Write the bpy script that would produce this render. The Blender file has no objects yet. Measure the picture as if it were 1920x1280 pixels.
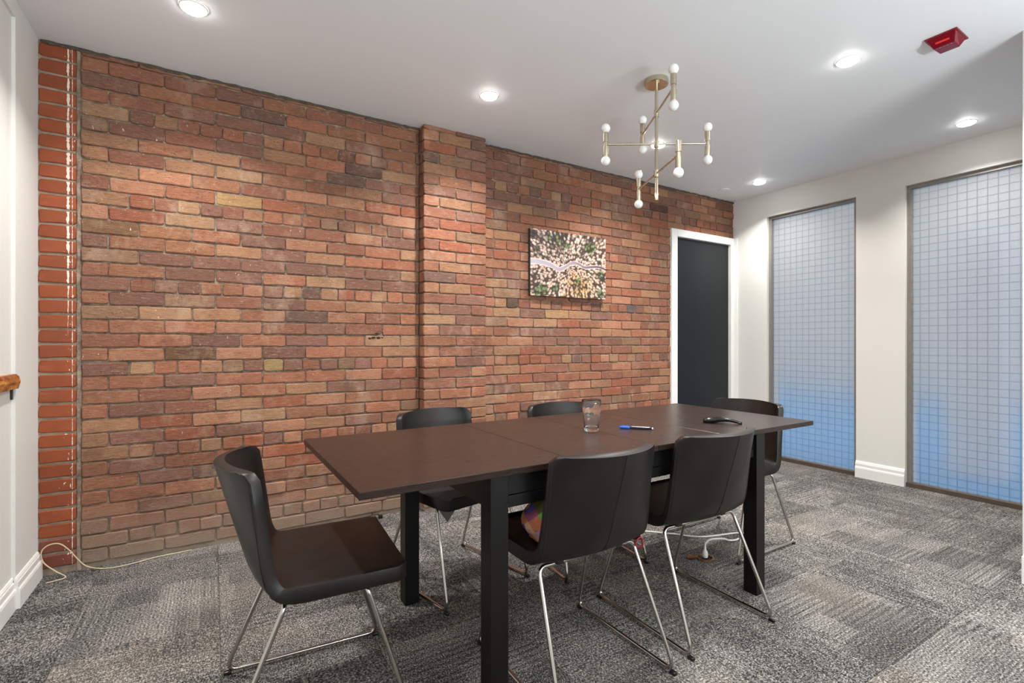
import bpy, bmesh, math, random
from mathutils import Vector, Matrix
from math import sin, cos, pi, radians, sqrt
R_ = random.Random(7)
SC = bpy.context.scene
COL = SC.collection

# ---------------------------------------------------------------- camera, world, exposure, big lights
H_ROOM = 2.5745
W = 3.19            # brick wall plane  (y)
XR = 4.616          # window wall plane (x)
XL = -0.716         # left white wall   (x)
YB = -2.6           # wall behind the viewer
XN = 3.229          # near partition on the right

cam_d = bpy.data.cameras.new('camera')
cam = bpy.data.objects.new('camera', cam_d); COL.objects.link(cam)
cam.location = (0, 0, 1.1216)
cam.rotation_euler = (pi/2, 0, 1.0263 - pi/2)
cam_d.sensor_width = 36.0; cam_d.lens = 36.0*925.69/1920; cam_d.shift_y = 2.24/1920
cam_d.clip_start = 0.01
SC.camera = cam
SC.view_settings.view_transform = 'Standard'; SC.view_settings.look = 'None'
SC.view_settings.gamma = 1.0; SC.view_settings.use_curve_mapping = False
SC.view_settings.exposure = 0.0

world = bpy.data.worlds.new('sky'); SC.world = world; world.use_nodes = True
wn = world.node_tree.nodes; bg = wn['Background']
bg.inputs[0].default_value = (0.95, 0.95, 0.95, 1); bg.inputs[1].default_value = 1.1

def area(name, loc, rot, size, power, color=(1, 1, 1), shape='RECTANGLE', sy=None):
    l = bpy.data.lights.new(name, 'AREA'); l.energy = power; l.color = color
    l.shape = shape; l.size = size
    if sy: l.size_y = sy
    if shape == 'DISK': l.spread = LAMP_SPREAD
    o = bpy.data.objects.new(name, l); COL.objects.link(o); o.location = loc; o.rotation_euler = rot
    return o
LAMP = (1.0, 0.955, 0.905)
LAMP_W = 21.0
LAMP_SPREAD = radians(127)
# unseen soft fill panel added behind the viewer
area('rear_fill', (1.3, YB+0.15, 1.35), (pi/2, 0, 0), 3.4, 5, (0.97, 0.985, 1.0), sy=1.9)
# unseen upward fill lamp, added to brighten the ceiling
area('ceiling_fill', (1.75, -1.85, 1.1), (pi-0.38, 0, 0.25), 1.7, 128, (0.925, 0.97, 1.0))
# recessed lamps of the same grid that lie outside the picture
for x, y, w_ in ((-0.07, 1.26, 2.5), (1.386, 1.26, 15), (-0.07, -0.03, 3), (1.386, -0.03, 6), (2.79, -0.03, 7), (0.6, -1.3, 6), (2.2, -1.3, 6)):
    area('downlight_lamp', (x, y, H_ROOM-0.015), (0, 0, 0), 0.10, w_, LAMP, 'DISK')

# ---------------------------------------------------------------- helpers
def srgb(r, g, b):
    f = lambda c: (c/255/12.92 if c/255 <= 0.04045 else ((c/255+0.055)/1.055)**2.4)
    return (f(r), f(g), f(b), 1.0)

class NT:
    """small node-building helper"""
    def __init__(s, name):
        s.m = bpy.data.materials.new(name); s.m.use_nodes = True
        s.t = s.m.node_tree; s.b = s.t.nodes['Principled BSDF']; s.out = s.t.nodes['Material Output']
    def n(s, typ, **kw):
        nd = s.t.nodes.new(typ)
        for k, v in kw.items(): setattr(nd, k, v)
        return nd
    def put(s, sock, v):
        if isinstance(v, bpy.types.NodeSocket): s.t.links.new(v, sock)
        elif v is not None: sock.default_value = v
    def math(s, op, a, b=None, c=None, clamp=False):
        nd = s.n('ShaderNodeMath', operation=op); nd.use_clamp = clamp
        s.put(nd.inputs[0], a); s.put(nd.inputs[1], b)
        if c is not None: s.put(nd.inputs[2], c)
        return nd.outputs[0]
    def mix(s, f, a, b, blend='MIX'):
        nd = s.n('ShaderNodeMix', data_type='RGBA', blend_type=blend)
        s.put(nd.inputs[0], f); s.put(nd.inputs[6], a); s.put(nd.inputs[7], b)
        return nd.outputs[2]
    def noise(s, vec, scale, detail=3, rough=0.5, dim='3D', w=None, out=0):
        nd = s.n('ShaderNodeTexNoise', noise_dimensions=dim)
        s.put(nd.inputs['Vector'], vec); nd.inputs['Scale'].default_value = scale
        nd.inputs['Detail'].default_value = detail; nd.inputs['Roughness'].default_value = rough
        if w is not None: s.put(nd.inputs['W'], w)
        return nd.outputs[out]
    def ramp(s, f, stops, interp='LINEAR'):
        nd = s.n('ShaderNodeValToRGB'); cr = nd.color_ramp; cr.interpolation = interp
        while len(cr.elements) < len(stops): cr.elements.new(0.5)
        for e, (p, c) in zip(cr.elements, stops):
            e.position = p; e.color = c if len(c) == 4 else (*c, 1)
        s.put(nd.inputs[0], f); return nd.outputs[0]
    def rng(s, v, a, b, c=0.0, d=1.0):
        nd = s.n('ShaderNodeMapRange'); s.put(nd.inputs[0], v)
        for i, x in enumerate((a, b, c, d)): nd.inputs[i+1].default_value = x
        return nd.outputs[0]
    def mapping(s, vec, scale=(1, 1, 1), loc=(0, 0, 0), rot=(0, 0, 0)):
        nd = s.n('ShaderNodeMapping'); s.put(nd.inputs[0], vec)
        nd.inputs['Scale'].default_value = scale; s.put(nd.inputs['Location'], loc); nd.inputs['Rotation'].default_value = rot
        return nd.outputs[0]
    def pos(s): return s.n('ShaderNodeNewGeometry').outputs['Position']
    def obj(s): return s.n('ShaderNodeTexCoord').outputs['Object']
    def sep(s, v):
        nd = s.n('ShaderNodeSeparateXYZ'); s.put(nd.inputs[0], v); return nd.outputs
    def bump(s, h, strength=0.3, dist=0.002):
        nd = s.n('ShaderNodeBump'); nd.inputs['Strength'].default_value = strength; nd.inputs['Distance'].default_value = dist
        s.put(nd.inputs['Height'], h); s.put(s.b.inputs['Normal'], nd.outputs[0])
    def col(s, v): s.put(s.b.inputs['Base Color'], v)
    def rough(s, v): s.put(s.b.inputs['Roughness'], v)

def simple(name, c, rough=0.5, metal=0.0, nscale=None, amt=0.08, spec=None, bump=0.0):
    k = NT(name); k.rough(rough); k.b.inputs['Metallic'].default_value = metal
    if spec is not None: k.b.inputs['Specular IOR Level'].default_value = spec
    nv = k.noise(k.obj(), nscale or 40, 4)
    c2 = tuple(min(1, x*(1+amt)) for x in c[:3])+(1,); c1 = tuple(x*(1-amt) for x in c[:3])+(1,)
    k.col(k.ramp(nv, [(0.3, c1), (0.7, c2)]))
    if bump: k.bump(nv, bump, 0.001)
    return k.m

def link(name, me, mat, parent=None, smooth=False):
    o = bpy.data.objects.new(name, me); COL.objects.link(o)
    if mat is not None and not me.materials: me.materials.append(mat)
    if smooth:
        for p in me.polygons: p.use_smooth = True
    if parent is not None: o.parent = parent
    return o
def from_bm(name, bm, mat, parent=None, smooth=False):
    me = bpy.data.meshes.new(name); bm.normal_update(); bm.to_mesh(me); bm.free()
    return link(name, me, mat, parent, smooth)
def thing(name, label, cat, loc=(0, 0, 0), rz=0.0, group=None):
    o = bpy.data.objects.new(name, None); COL.objects.link(o)
    o.location = loc; o.rotation_euler = (0, 0, rz); o.empty_display_size = 0.1
    o['label'] = label; o['category'] = cat
    if group: o['group'] = group
    return o
def tag(o, label, cat, group=None):
    o['label'] = label; o['category'] = cat
    if group: o['group'] = group
    return o
def struct(o): o['kind'] = 'structure'; return o

def add_box(bm, lo, hi, bev=0.0, seg=2):
    r = bmesh.ops.create_cube(bm, size=1.0)
    vs = r['verts']
    for v in vs:
        v.co = Vector(((v.co[i]+0.5)*(hi[i]-lo[i])+lo[i] for i in range(3)))
    if bev > 0:
        es = list({e for v in vs for e in v.link_edges})
        bmesh.ops.bevel(bm, geom=es, offset=bev, segments=seg, profile=0.5, affect='EDGES')
def box(name, lo, hi, mat, parent=None, bev=0.0, seg=2):
    bm = bmesh.new(); add_box(bm, lo, hi, bev, seg); return from_bm(name, bm, mat, parent)

def add_lathe(bm, prof, n=32, mtx=None, rfun=None, cap=True):
    rings = []
    for r, z in prof:
        ring = []
        for i in range(n):
            a = 2*pi*i/n; rr = rfun(r, z, a) if rfun else r
            co = Vector((rr*cos(a), rr*sin(a), z))
            ring.append(bm.verts.new(mtx @ co if mtx else co))
        rings.append(ring)
    for a, b in zip(rings, rings[1:]):
        for i in range(n): bm.faces.new((a[i], a[(i+1) % n], b[(i+1) % n], b[i]))
    if cap:
        if prof[0][0] > 1e-5: bm.faces.new(list(reversed(rings[0])))
        if prof[-1][0] > 1e-5: bm.faces.new(rings[-1])
    return rings
def lathe(name, prof, mat, parent=None, n=32, mtx=None, rfun=None, cap=True, smooth=True):
    bm = bmesh.new(); add_lathe(bm, prof, n, mtx, rfun, cap)
    bmesh.ops.remove_doubles(bm, verts=bm.verts, dist=1e-6)
    bmesh.ops.recalc_face_normals(bm, faces=bm.faces)
    o = from_bm(name, bm, mat, parent, smooth)
    if smooth:
        try: o.data.set_sharp_from_angle(angle=radians(40))
        except Exception: pass
    return o

def fillet(pts, r, seg=6):
    pts = [Vector(p) for p in pts]; out = [pts[0]]
    for a, b, c in zip(pts, pts[1:], pts[2:]):
        d1 = (a-b); d2 = (c-b); l1 = d1.length; l2 = d2.length; d1.normalize(); d2.normalize()
        ang = d1.angle(d2); t = min(r/math.tan(ang/2), l1*0.49, l2*0.49)
        p1 = b+d1*t; p2 = b+d2*t
        for i in range(seg+1):
            u = i/seg; out.append((1-u)**2*p1+2*u*(1-u)*b+u*u*p2)
    out.append(pts[-1]); return out
def spline(pts, per=6):
    P = [Vector(p) for p in pts]; P = [2*P[0]-P[1]]+P+[2*P[-1]-P[-2]]; out = []
    for i in range(1, len(P)-2):
        for k in range(per):
            t = k/per; a, b, c, d = P[i-1:i+3]
            out.append(0.5*((2*b)+(c-a)*t+(2*a-5*b+4*c-d)*t*t+(3*b-a-3*c+d)*t**3))
    out.append(P[-2]); return out
def add_tube(bm, pts, r, n=10, cap=True, closed=False):
    pts = [Vector(p) for p in pts]; N = len(pts); rings = []; prev = None
    rr = r if isinstance(r, (list, tuple)) else [r]*N
    for i, p in enumerate(pts):
        if closed: t = pts[(i+1) % N]-pts[(i-1) % N]
        else: t = pts[min(i+1, N-1)]-pts[max(i-1, 0)]
        t.normalize()
        if prev is None:
            up = Vector((0, 0, 1)) if abs(t.z) < 0.9 else Vector((1, 0, 0))
            u = t.cross(up).normalized()
        else: u = (prev-t*prev.dot(t)).normalized()
        prev = u; v = t.cross(u)
        rings.append([bm.verts.new(p+(u*cos(2*pi*k/n)+v*sin(2*pi*k/n))*rr[i]) for k in range(n)])
    pr = list(zip(rings, rings[1:]))+([(rings[-1], rings[0])] if closed else [])
    for a, b in pr:
        for k in range(n): bm.faces.new((a[k], a[(k+1) % n], b[(k+1) % n], b[k]))
    if cap and not closed:
        bm.faces.new(list(reversed(rings[0]))); bm.faces.new(rings[-1])
def tube(name, pts, r, mat, parent=None, n=10, closed=False):
    bm = bmesh.new(); add_tube(bm, pts, r, n, True, closed)
    bmesh.ops.recalc_face_normals(bm, faces=bm.faces)
    o = from_bm(name, bm, mat, parent, True)
    try: o.data.set_sharp_from_angle(angle=radians(50))
    except Exception: pass
    return o
def sphere(name, r, mat, parent=None, seg=24, mtx=None):
    bm = bmesh.new(); bmesh.ops.create_uvsphere(bm, u_segments=seg, v_segments=seg//2, radius=r, matrix=mtx or Matrix())
    return from_bm(name, bm, mat, parent, True)
def setloc(o, loc, rot=None):
    o.location = loc
    if rot: o.rotation_euler = rot
    return o

# ---------------------------------------------------------------- materials
M = {}
def wallpaint(name, c):
    k = NT(name); p = k.pos()
    a = k.noise(p, 1.2, 2); b = k.noise(p, 260, 3)
    k.col(k.mix(k.rng(a, 0.3, 0.7), tuple(x*0.975 for x in c[:3])+(1,), c)); k.rough(0.55)
    k.bump(b, 0.06, 0.0006); return k.m
M['wall'] = wallpaint('wall_paint', srgb(226, 226, 222))
M['ceil'] = wallpaint('ceiling_paint', srgb(236, 240, 243))
M['trim'] = simple('white_trim_paint', srgb(235, 235, 232), 0.35, nscale=6, amt=0.01)
M['bulb'] = simple('opal_bulb_glass', srgb(240, 240, 238), 0.12, nscale=8, amt=0.005)
M['brass'] = simple('brushed_pale_brass', srgb(205, 194, 170), 0.26, 1.0, nscale=30, amt=0.04)
M['floor_brass'] = simple('worn_floor_brass', srgb(140, 114, 86), 0.35, 1.0, nscale=60, amt=0.2)
M['chrome'] = simple('chrome_tube', srgb(196, 192, 186), 0.12, 1.0, nscale=20, amt=0.03)
M['blackplastic'] = simple('black_plastic', srgb(20, 20, 20), 0.35, nscale=30)
M['gloss_black'] = simple('gloss_black_plastic', srgb(14, 14, 15), 0.12, nscale=30)
M['white_plastic'] = simple('white_cable_plastic', srgb(232, 230, 222), 0.4, nscale=20, amt=0.02)
M['beige_plastic'] = simple('beige_cord_plastic', srgb(200, 184, 152), 0.5, nscale=20, amt=0.04)
M['alu'] = simple('grey_window_metal', srgb(150, 145, 138), 0.42, 0.6, nscale=25, amt=0.06)
M['sill'] = simple('brown_sill_metal', srgb(92, 80, 70), 0.5, 0.3, nscale=25, amt=0.1)
M['door'] = simple('charcoal_door_paint', srgb(20, 25, 29), 0.4, nscale=3, amt=0.08, spec=0.3)
M['red'] = simple('alarm_red_plastic', srgb(116, 4, 26), 0.2, nscale=20, amt=0.05)
M['red_bright'] = simple('alarm_red_lens', srgb(230, 60, 54), 0.25, nscale=20, amt=0.05)
M['red_cord'] = simple('red_cord', srgb(150, 12, 28), 0.5, nscale=60, amt=0.1)
M['ink_white'] = simple('pale_print', srgb(220, 150, 165), 0.5, nscale=20, amt=0.02)
M['pen_blue'] = simple('blue_pen_plastic', srgb(30, 92, 190), 0.25, nscale=20, amt=0.04)
M['pen_navy'] = simple('navy_pen_plastic', srgb(20, 24, 54), 0.22, nscale=20, amt=0.04)
M['pen_white'] = simple('white_pen_plastic', srgb(225, 222, 220), 0.25, nscale=20, amt=0.02)
M['label_grey'] = simple('grey_card', srgb(134, 126, 118), 0.7, nscale=10, amt=0.05)
M['label_white'] = simple('white_card', srgb(225, 222, 212), 0.7, nscale=10, amt=0.03)

def m_leather():
    k = NT('brown_black_leather'); p = k.obj()
    a = k.noise(p, 420, 3); b = k.noise(p, 9, 3)
    k.col(k.mix(k.rng(b, 0.3, 0.7), srgb(17, 14, 13), srgb(25, 21, 19)))
    k.rough(k.rng(b, 0.3, 0.7, 0.34, 0.44)); k.b.inputs['Specular IOR Level'].default_value = 0.38; k.bump(a, 0.18, 0.0006); return k.m
M['leather'] = m_leather()
M['stitch'] = simple('dark_stitching', srgb(22, 19, 18), 0.6, nscale=200, amt=0.2)

def m_table(name, along='x'):
    k = NT(name); p = k.obj()
    g = k.noise(k.mapping(p, (3, 60, 60) if along == 'x' else ((60, 3, 60) if along == 'y' else (60, 60, 3))), 3.0, 5, 0.65)
    f = k.noise(p, 700, 1)
    c = k.mix(k.rng(g, 0.3, 0.75), srgb(33, 22, 18), srgb(50, 35, 29))
    k.col(k.mix(k.math('GREATER_THAN', f, 0.78), c, srgb(90, 78, 70)))
    k.rough(k.rng(g, 0.3, 0.7, 0.26, 0.33)); k.b.inputs['Specular IOR Level'].default_value = 0.32; k.bump(g, 0.06, 0.0006); return k.m
M['table'] = m_table('black_brown_table_top')
def m_legs():
    k = NT('black_brown_wood'); p = k.obj()
    g = k.noise(k.mapping(p, (40, 40, 4)), 3.0, 4, 0.6)
    k.col(k.mix(k.rng(g, 0.3, 0.7), srgb(9, 8, 8), srgb(17, 15, 14))); k.b.inputs['Specular IOR Level'].default_value = 0.3; k.rough(0.42); return k.m
M['legs'] = m_legs()

def m_mortar():
    k = NT('brick_mortar'); p = k.pos(); z = k.sep(p)[2]
    a = k.noise(p, 25, 5, 0.65); b = k.noise(p, 160, 3, 0.6)
    c = k.ramp(a, [(0.3, srgb(84, 72, 62)), (0.5, srgb(128, 112, 97)), (0.72, srgb(174, 158, 140))])
    pale = k.rng(k.math('ADD', z, k.math('MULTIPLY', a, -0.5)), 0.12, -0.25)
    k.col(k.mix(pale, c, srgb(158, 142, 126))); k.rough(0.95); k.bump(b, 0.7, 0.004); return k.m
M['mortar'] = m_mortar()
def m_brick(attr):
    k = NT('old_clay_brick' if not attr else 'old_clay_brick_joined'); p = k.pos(); xyz = k.sep(p)
    if attr: base = k.n('ShaderNodeAttribute', attribute_name='brick_tint').outputs['Color']
    else: base = k.n('ShaderNodeObjectInfo').outputs['Color']
    big = k.noise(p, 9, 4, 0.6); st = k.noise(k.mapping(p, (14, 14, 90)), 2.2, 5, 0.7); fine = k.noise(p, 190, 3, 0.7)
    c = k.mix(k.rng(big, 0.3, 0.72, 0.0, 0.45), base, srgb(128, 88, 68))
    c = k.mix(0.5, c, k.ramp(st, [(0.28, (0.20, 0.19, 0.18)), (0.5, (0.5, 0.5, 0.5)), (0.72, (0.80, 0.79, 0.76))]), 'OVERLAY')
    soot = k.noise(p, 5.0, 5, 0.65, w=None)
    c = k.mix(k.rng(soot, 0.58, 0.78, 0.0, 0.55), c, srgb(78, 58, 48))
    pit = k.noise(k.mapping(p, (1, 1, 1.6)), 130, 2, 0.6); c = k.mix(k.rng(pit, 0.66, 0.72, 0, 0.7), c, srgb(60, 40, 32))
    scr = k.noise(k.mapping(p, (8, 8, 60), (2, 0, 0)), 3.4, 4, 0.75); c = k.mix(k.rng(scr, 0.57, 0.72, 0, 0.5), c, srgb(206, 178, 154))
    # lime bloom and drips of white paint, dust low down on the wall
    bloom = k.noise(k.mapping(p, (1, 1, 0.7), (3.1, 0, 1.7)), 6.5, 5, 0.7)
    c = k.mix(k.rng(bloom, 0.54, 0.80, 0.0, 0.55), c, srgb(198, 172, 148))
    sp = k.noise(k.mapping(p, (1, 1, 0.45)), 95, 2, 0.5)
    spm = k.math('MULTIPLY', k.math('GREATER_THAN', sp, 0.745), k.rng(xyz[0], 1.2, -0.4, 0.25, 1.0))
    c = k.mix(spm, c, srgb(216, 204, 190))
    dust = k.math('MULTIPLY', k.rng(k.math('ADD', xyz[2], k.math('MULTIPLY', big, -0.28)), 0.20, -0.12), 0.85)
    c = k.mix(dust, c, srgb(150, 132, 116))
    k.col(c); k.rough(0.86); k.b.inputs['Specular IOR Level'].default_value = 0.25
    h = k.math('SUBTRACT', k.math('ADD', k.math('MULTIPLY', st, 0.6), k.math('MULTIPLY', fine, 0.4)), k.math('MULTIPLY', k.rng(pit, 0.64, 0.72), 0.5)); k.bump(h, 1.0, 0.006); return k.m
M['brick'] = m_brick(False); M['brick_joined'] = m_brick(True)
def m_redbrick():
    k = NT('smooth_red_brick'); p = k.pos(); xyz = k.sep(p)
    a = k.noise(p, 16, 4); b = k.noise(p, 220, 2)
    base = k.n('ShaderNodeObjectInfo').outputs['Color']
    c = k.mix(k.rng(a, 0.3, 0.7, 0, 0.35), base, srgb(112, 52, 24))
    haze = k.noise(k.mapping(p, (3, 1, 9)), 3, 4); c = k.mix(k.rng(haze, 0.62, 0.8, 0, 0.4), c, srgb(176, 110, 92))
    # two runs of spilt white paint down the strip
    wob = k.noise(k.mapping(p, (1, 1, 2.4)), 5, 5, 0.7); wob2 = k.noise(k.mapping(p, (1, 1, 9)), 6, 3, 0.7)
    d1 = k.math('ABSOLUTE', k.math('SUBTRACT', k.math('ADD', xyz[0], k.math('MULTIPLY', k.math('SUBTRACT', wob, 0.5), 0.012)), -0.606))
    w1 = k.math('MULTIPLY', k.math('MULTIPLY', k.rng(xyz[2], 1.15, 1.6), k.rng(xyz[2], 2.56, 2.2, 0.6, 1.0)), k.rng(wob2, 0.3, 0.75, 0.001, 0.0095))
    d2 = k.math('ABSOLUTE', k.math('SUBTRACT', xyz[0], -0.5905))
    w2 = k.rng(wob2, 0.38, 0.7, 0.0003, 0.0022)
    paint = k.math('MAXIMUM', k.math('LESS_THAN', d1, w1), k.math('LESS_THAN', d2, w2))
    fl = k.noise(k.mapping(p, (1, 1, 0.5)), 75, 3, 0.6)
    near = k.rng(k.math('ABSOLUTE', k.math('SUBTRACT', xyz[0], -0.598)), 0.0, 0.05, 0.0, 0.14)
    paint = k.math('MAXIMUM', paint, k.math('GREATER_THAN', fl, k.math('ADD', 0.645, near)))
    k.col(k.mix(paint, c, srgb(232, 216, 204))); k.rough(0.5); k.bump(k.math('ADD', b, paint), 0.25, 0.002); return k.m
M['redbrick'] = m_redbrick()

def m_carpet():
    k = NT('grey_loop_carpet'); o = k.obj(); oi = k.n('ShaderNodeObjectInfo')
    rnd = k.math('MULTIPLY', oi.outputs['Random'], 37.0)
    off = k.n('ShaderNodeCombineXYZ'); k.put(off.inputs[0], rnd); k.put(off.inputs[1], k.math('MULTIPLY', rnd, 1.7)); k.put(off.inputs[2], k.math('MULTIPLY', rnd, 0.3))
    va = k.n('ShaderNodeVectorMath', operation='ADD'); k.put(va.inputs[0], o); k.put(va.inputs[1], off.outputs[0]); v = va.outputs[0]
    s = k.sep(v)
    # blocks of differing pile: oblong cells
    br = k.n('ShaderNodeTexBrick'); k.put(br.inputs['Vector'], v); br.offset = 0.37; br.offset_frequency = 2; br.squash = 0.7; br.squash_frequency = 3
    br.inputs['Color1'].default_value = (0, 0, 0, 1); br.inputs['Color2'].default_value = (1, 1, 1, 1); br.inputs['Mortar'].default_value = (.5, .5, .5, 1)
    br.inputs['Scale'].default_value = 1.0; br.inputs['Mortar Size'].default_value = 0.0
    br.inputs['Brick Width'].default_value = 0.31; br.inputs['Row Height'].default_value = 0.155
    cell = k.n('ShaderNodeSeparateColor'); k.put(cell.inputs[0], br.outputs['Color']); cv = cell.outputs[0]
    soft = k.noise(v, 3.2, 3, 0.6)
    band = k.noise(k.mapping(v, (0.6, 9, 1)), 1.6, 2, 0.5)
    loops = k.noise(k.mapping(v, (1, 0.62, 1)), 210, 2, 0.75); loops2 = k.noise(v, 480, 1, 0.5)
    lines = k.math('SINE', k.math('MULTIPLY', k.math('ADD', s[1], k.math('MULTIPLY', k.math('SUBTRACT', loops, 0.5), 0.016)), 2*pi/0.030))
    lm = k.math('MULTIPLY', k.math('GREATER_THAN', k.math('FRACT', k.math('MULTIPLY', cv, 7.3)), 0.52), k.rng(soft, 0.36, 0.6))
    tone = k.math('ADD', k.math('ADD', k.math('MULTIPLY', cv, 0.17), 0.075), k.math('MULTIPLY', soft, 0.38))
    tone = k.math('ADD', tone, k.math('MULTIPLY', k.math('SUBTRACT', band, 0.5), 0.26))
    tone = k.math('SUBTRACT', tone, k.math('MULTIPLY', k.math('MULTIPLY', k.math('MAXIMUM', lines, -0.2), lm), 0.16))
    cord = k.math('SINE', k.math('MULTIPLY', k.math('ADD', s[1], k.math('MULTIPLY', k.math('SUBTRACT', loops, 0.5), 0.012)), 2*pi/0.0125))
    tone = k.math('ADD', tone, k.math('MULTIPLY', k.math('MULTIPLY', cord, k.rng(cv, 0.15, 0.7)), 0.07))
    grain = k.math('ADD', k.math('MULTIPLY', k.math('SUBTRACT', loops, 0.5), 2.7), k.math('MULTIPLY', k.math('SUBTRACT', loops2, 0.5), 0.9))
    f = k.math('ADD', tone, grain)
    c = k.ramp(f, [(0.0, srgb(36, 36, 38)), (0.3, srgb(92, 91, 90)), (0.55, srgb(134, 131, 127)), (0.95, srgb(208, 202, 193))])
    warm = k.noise(v, 1.9, 2); c = k.mix(k.rng(warm, 0.52, 0.75, 0, 0.3), c, k.mix(0.5, c, srgb(176, 160, 140)))
    k.col(c); k.rough(1.0); k.b.inputs['Specular IOR Level'].default_value = 0.1
    h = k.math('SUBTRACT', k.math('ADD', loops, k.math('MULTIPLY', loops2, 0.4)), k.math('MULTIPLY', k.math('MULTIPLY', lines, lm), 0.25))
    k.bump(h, 0.9, 0.006); return k.m
M['carpet'] = m_carpet()
M['slab'] = simple('floor_slab', srgb(90, 88, 86), 0.9, nscale=12)

def m_frost():
    k = NT('frosted_grid_glass'); p = k.pos(); xyz = k.sep(p)
    def grid(v, pitch, ph):
        fr = k.math('FRACT', k.math('DIVIDE', k.math('ADD', v, ph), pitch))
        return k.math('LESS_THAN', k.math('ABSOLUTE', k.math('SUBTRACT', fr, 0.5)), 0.056)
    g = k.math('MAXIMUM', grid(xyz[1], 0.0555, 0.01), grid(xyz[2], 0.0565, 0.02))
    k.b.inputs['Transmission Weight'].default_value = 1.0; k.b.inputs['IOR'].default_value = 1.12
    k.put(k.b.inputs['Roughness'], k.math('SUBTRACT', 0.52, k.math('MULTIPLY', g, 0.1)))
    k.col(k.mix(g, (0.93, 0.96, 1, 1), (0.64, 0.71, 0.80, 1)))
    d = k.n('ShaderNodeBsdfDiffuse'); k.put(d.inputs['Color'], k.mix(g, srgb(226, 230, 234), srgb(190, 196, 204)))
    mx = k.n('ShaderNodeMixShader'); k.put(mx.inputs[0], k.math('SUBTRACT', 0.16, k.math('MULTIPLY', g, 0.06)))
    k.t.links.new(k.b.outputs[0], mx.inputs[1]); k.t.links.new(d.outputs[0], mx.inputs[2]); k.t.links.new(mx.outputs[0], k.out.inputs[0])
    return k.m
M['frost'] = m_frost()
def m_glass():
    k = NT('clear_drinking_glass'); k.b.inputs['Transmission Weight'].default_value = 1.0; k.b.inputs['IOR'].default_value = 1.47
    k.rough(0.0); k.col((1, 1, 1, 1)); return k.m
M['glass'] = m_glass()
def m_emit(name, c, s):
    k = NT(name); k.col((0.9, 0.9, 0.9, 1)); k.b.inputs['Emission Color'].default_value = c; k.b.inputs['Emission Strength'].default_value = s; return k.m
M['lens'] = m_emit('lit_lamp_lens', (1, 0.965, 0.92, 1), 40.0)

def m_liveedge():
    k = NT('live_edge_wood'); p = k.obj()
    a = k.noise(k.mapping(p, (6, 1.5, 6)), 6, 5, 0.7); b = k.noise(p, 45, 4, 0.65)
    c = k.ramp(a, [(0.3, srgb(70, 32, 12)), (0.45, srgb(150, 86, 34)), (0.6, srgb(204, 142, 66)), (0.8, srgb(226, 172, 96))])
    k.col(k.mix(k.rng(b, 0.56, 0.72), c, srgb(62, 28, 14))); k.rough(0.3); k.bump(b, 0.3, 0.002); return k.m
M['live'] = m_liveedge()

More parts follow.
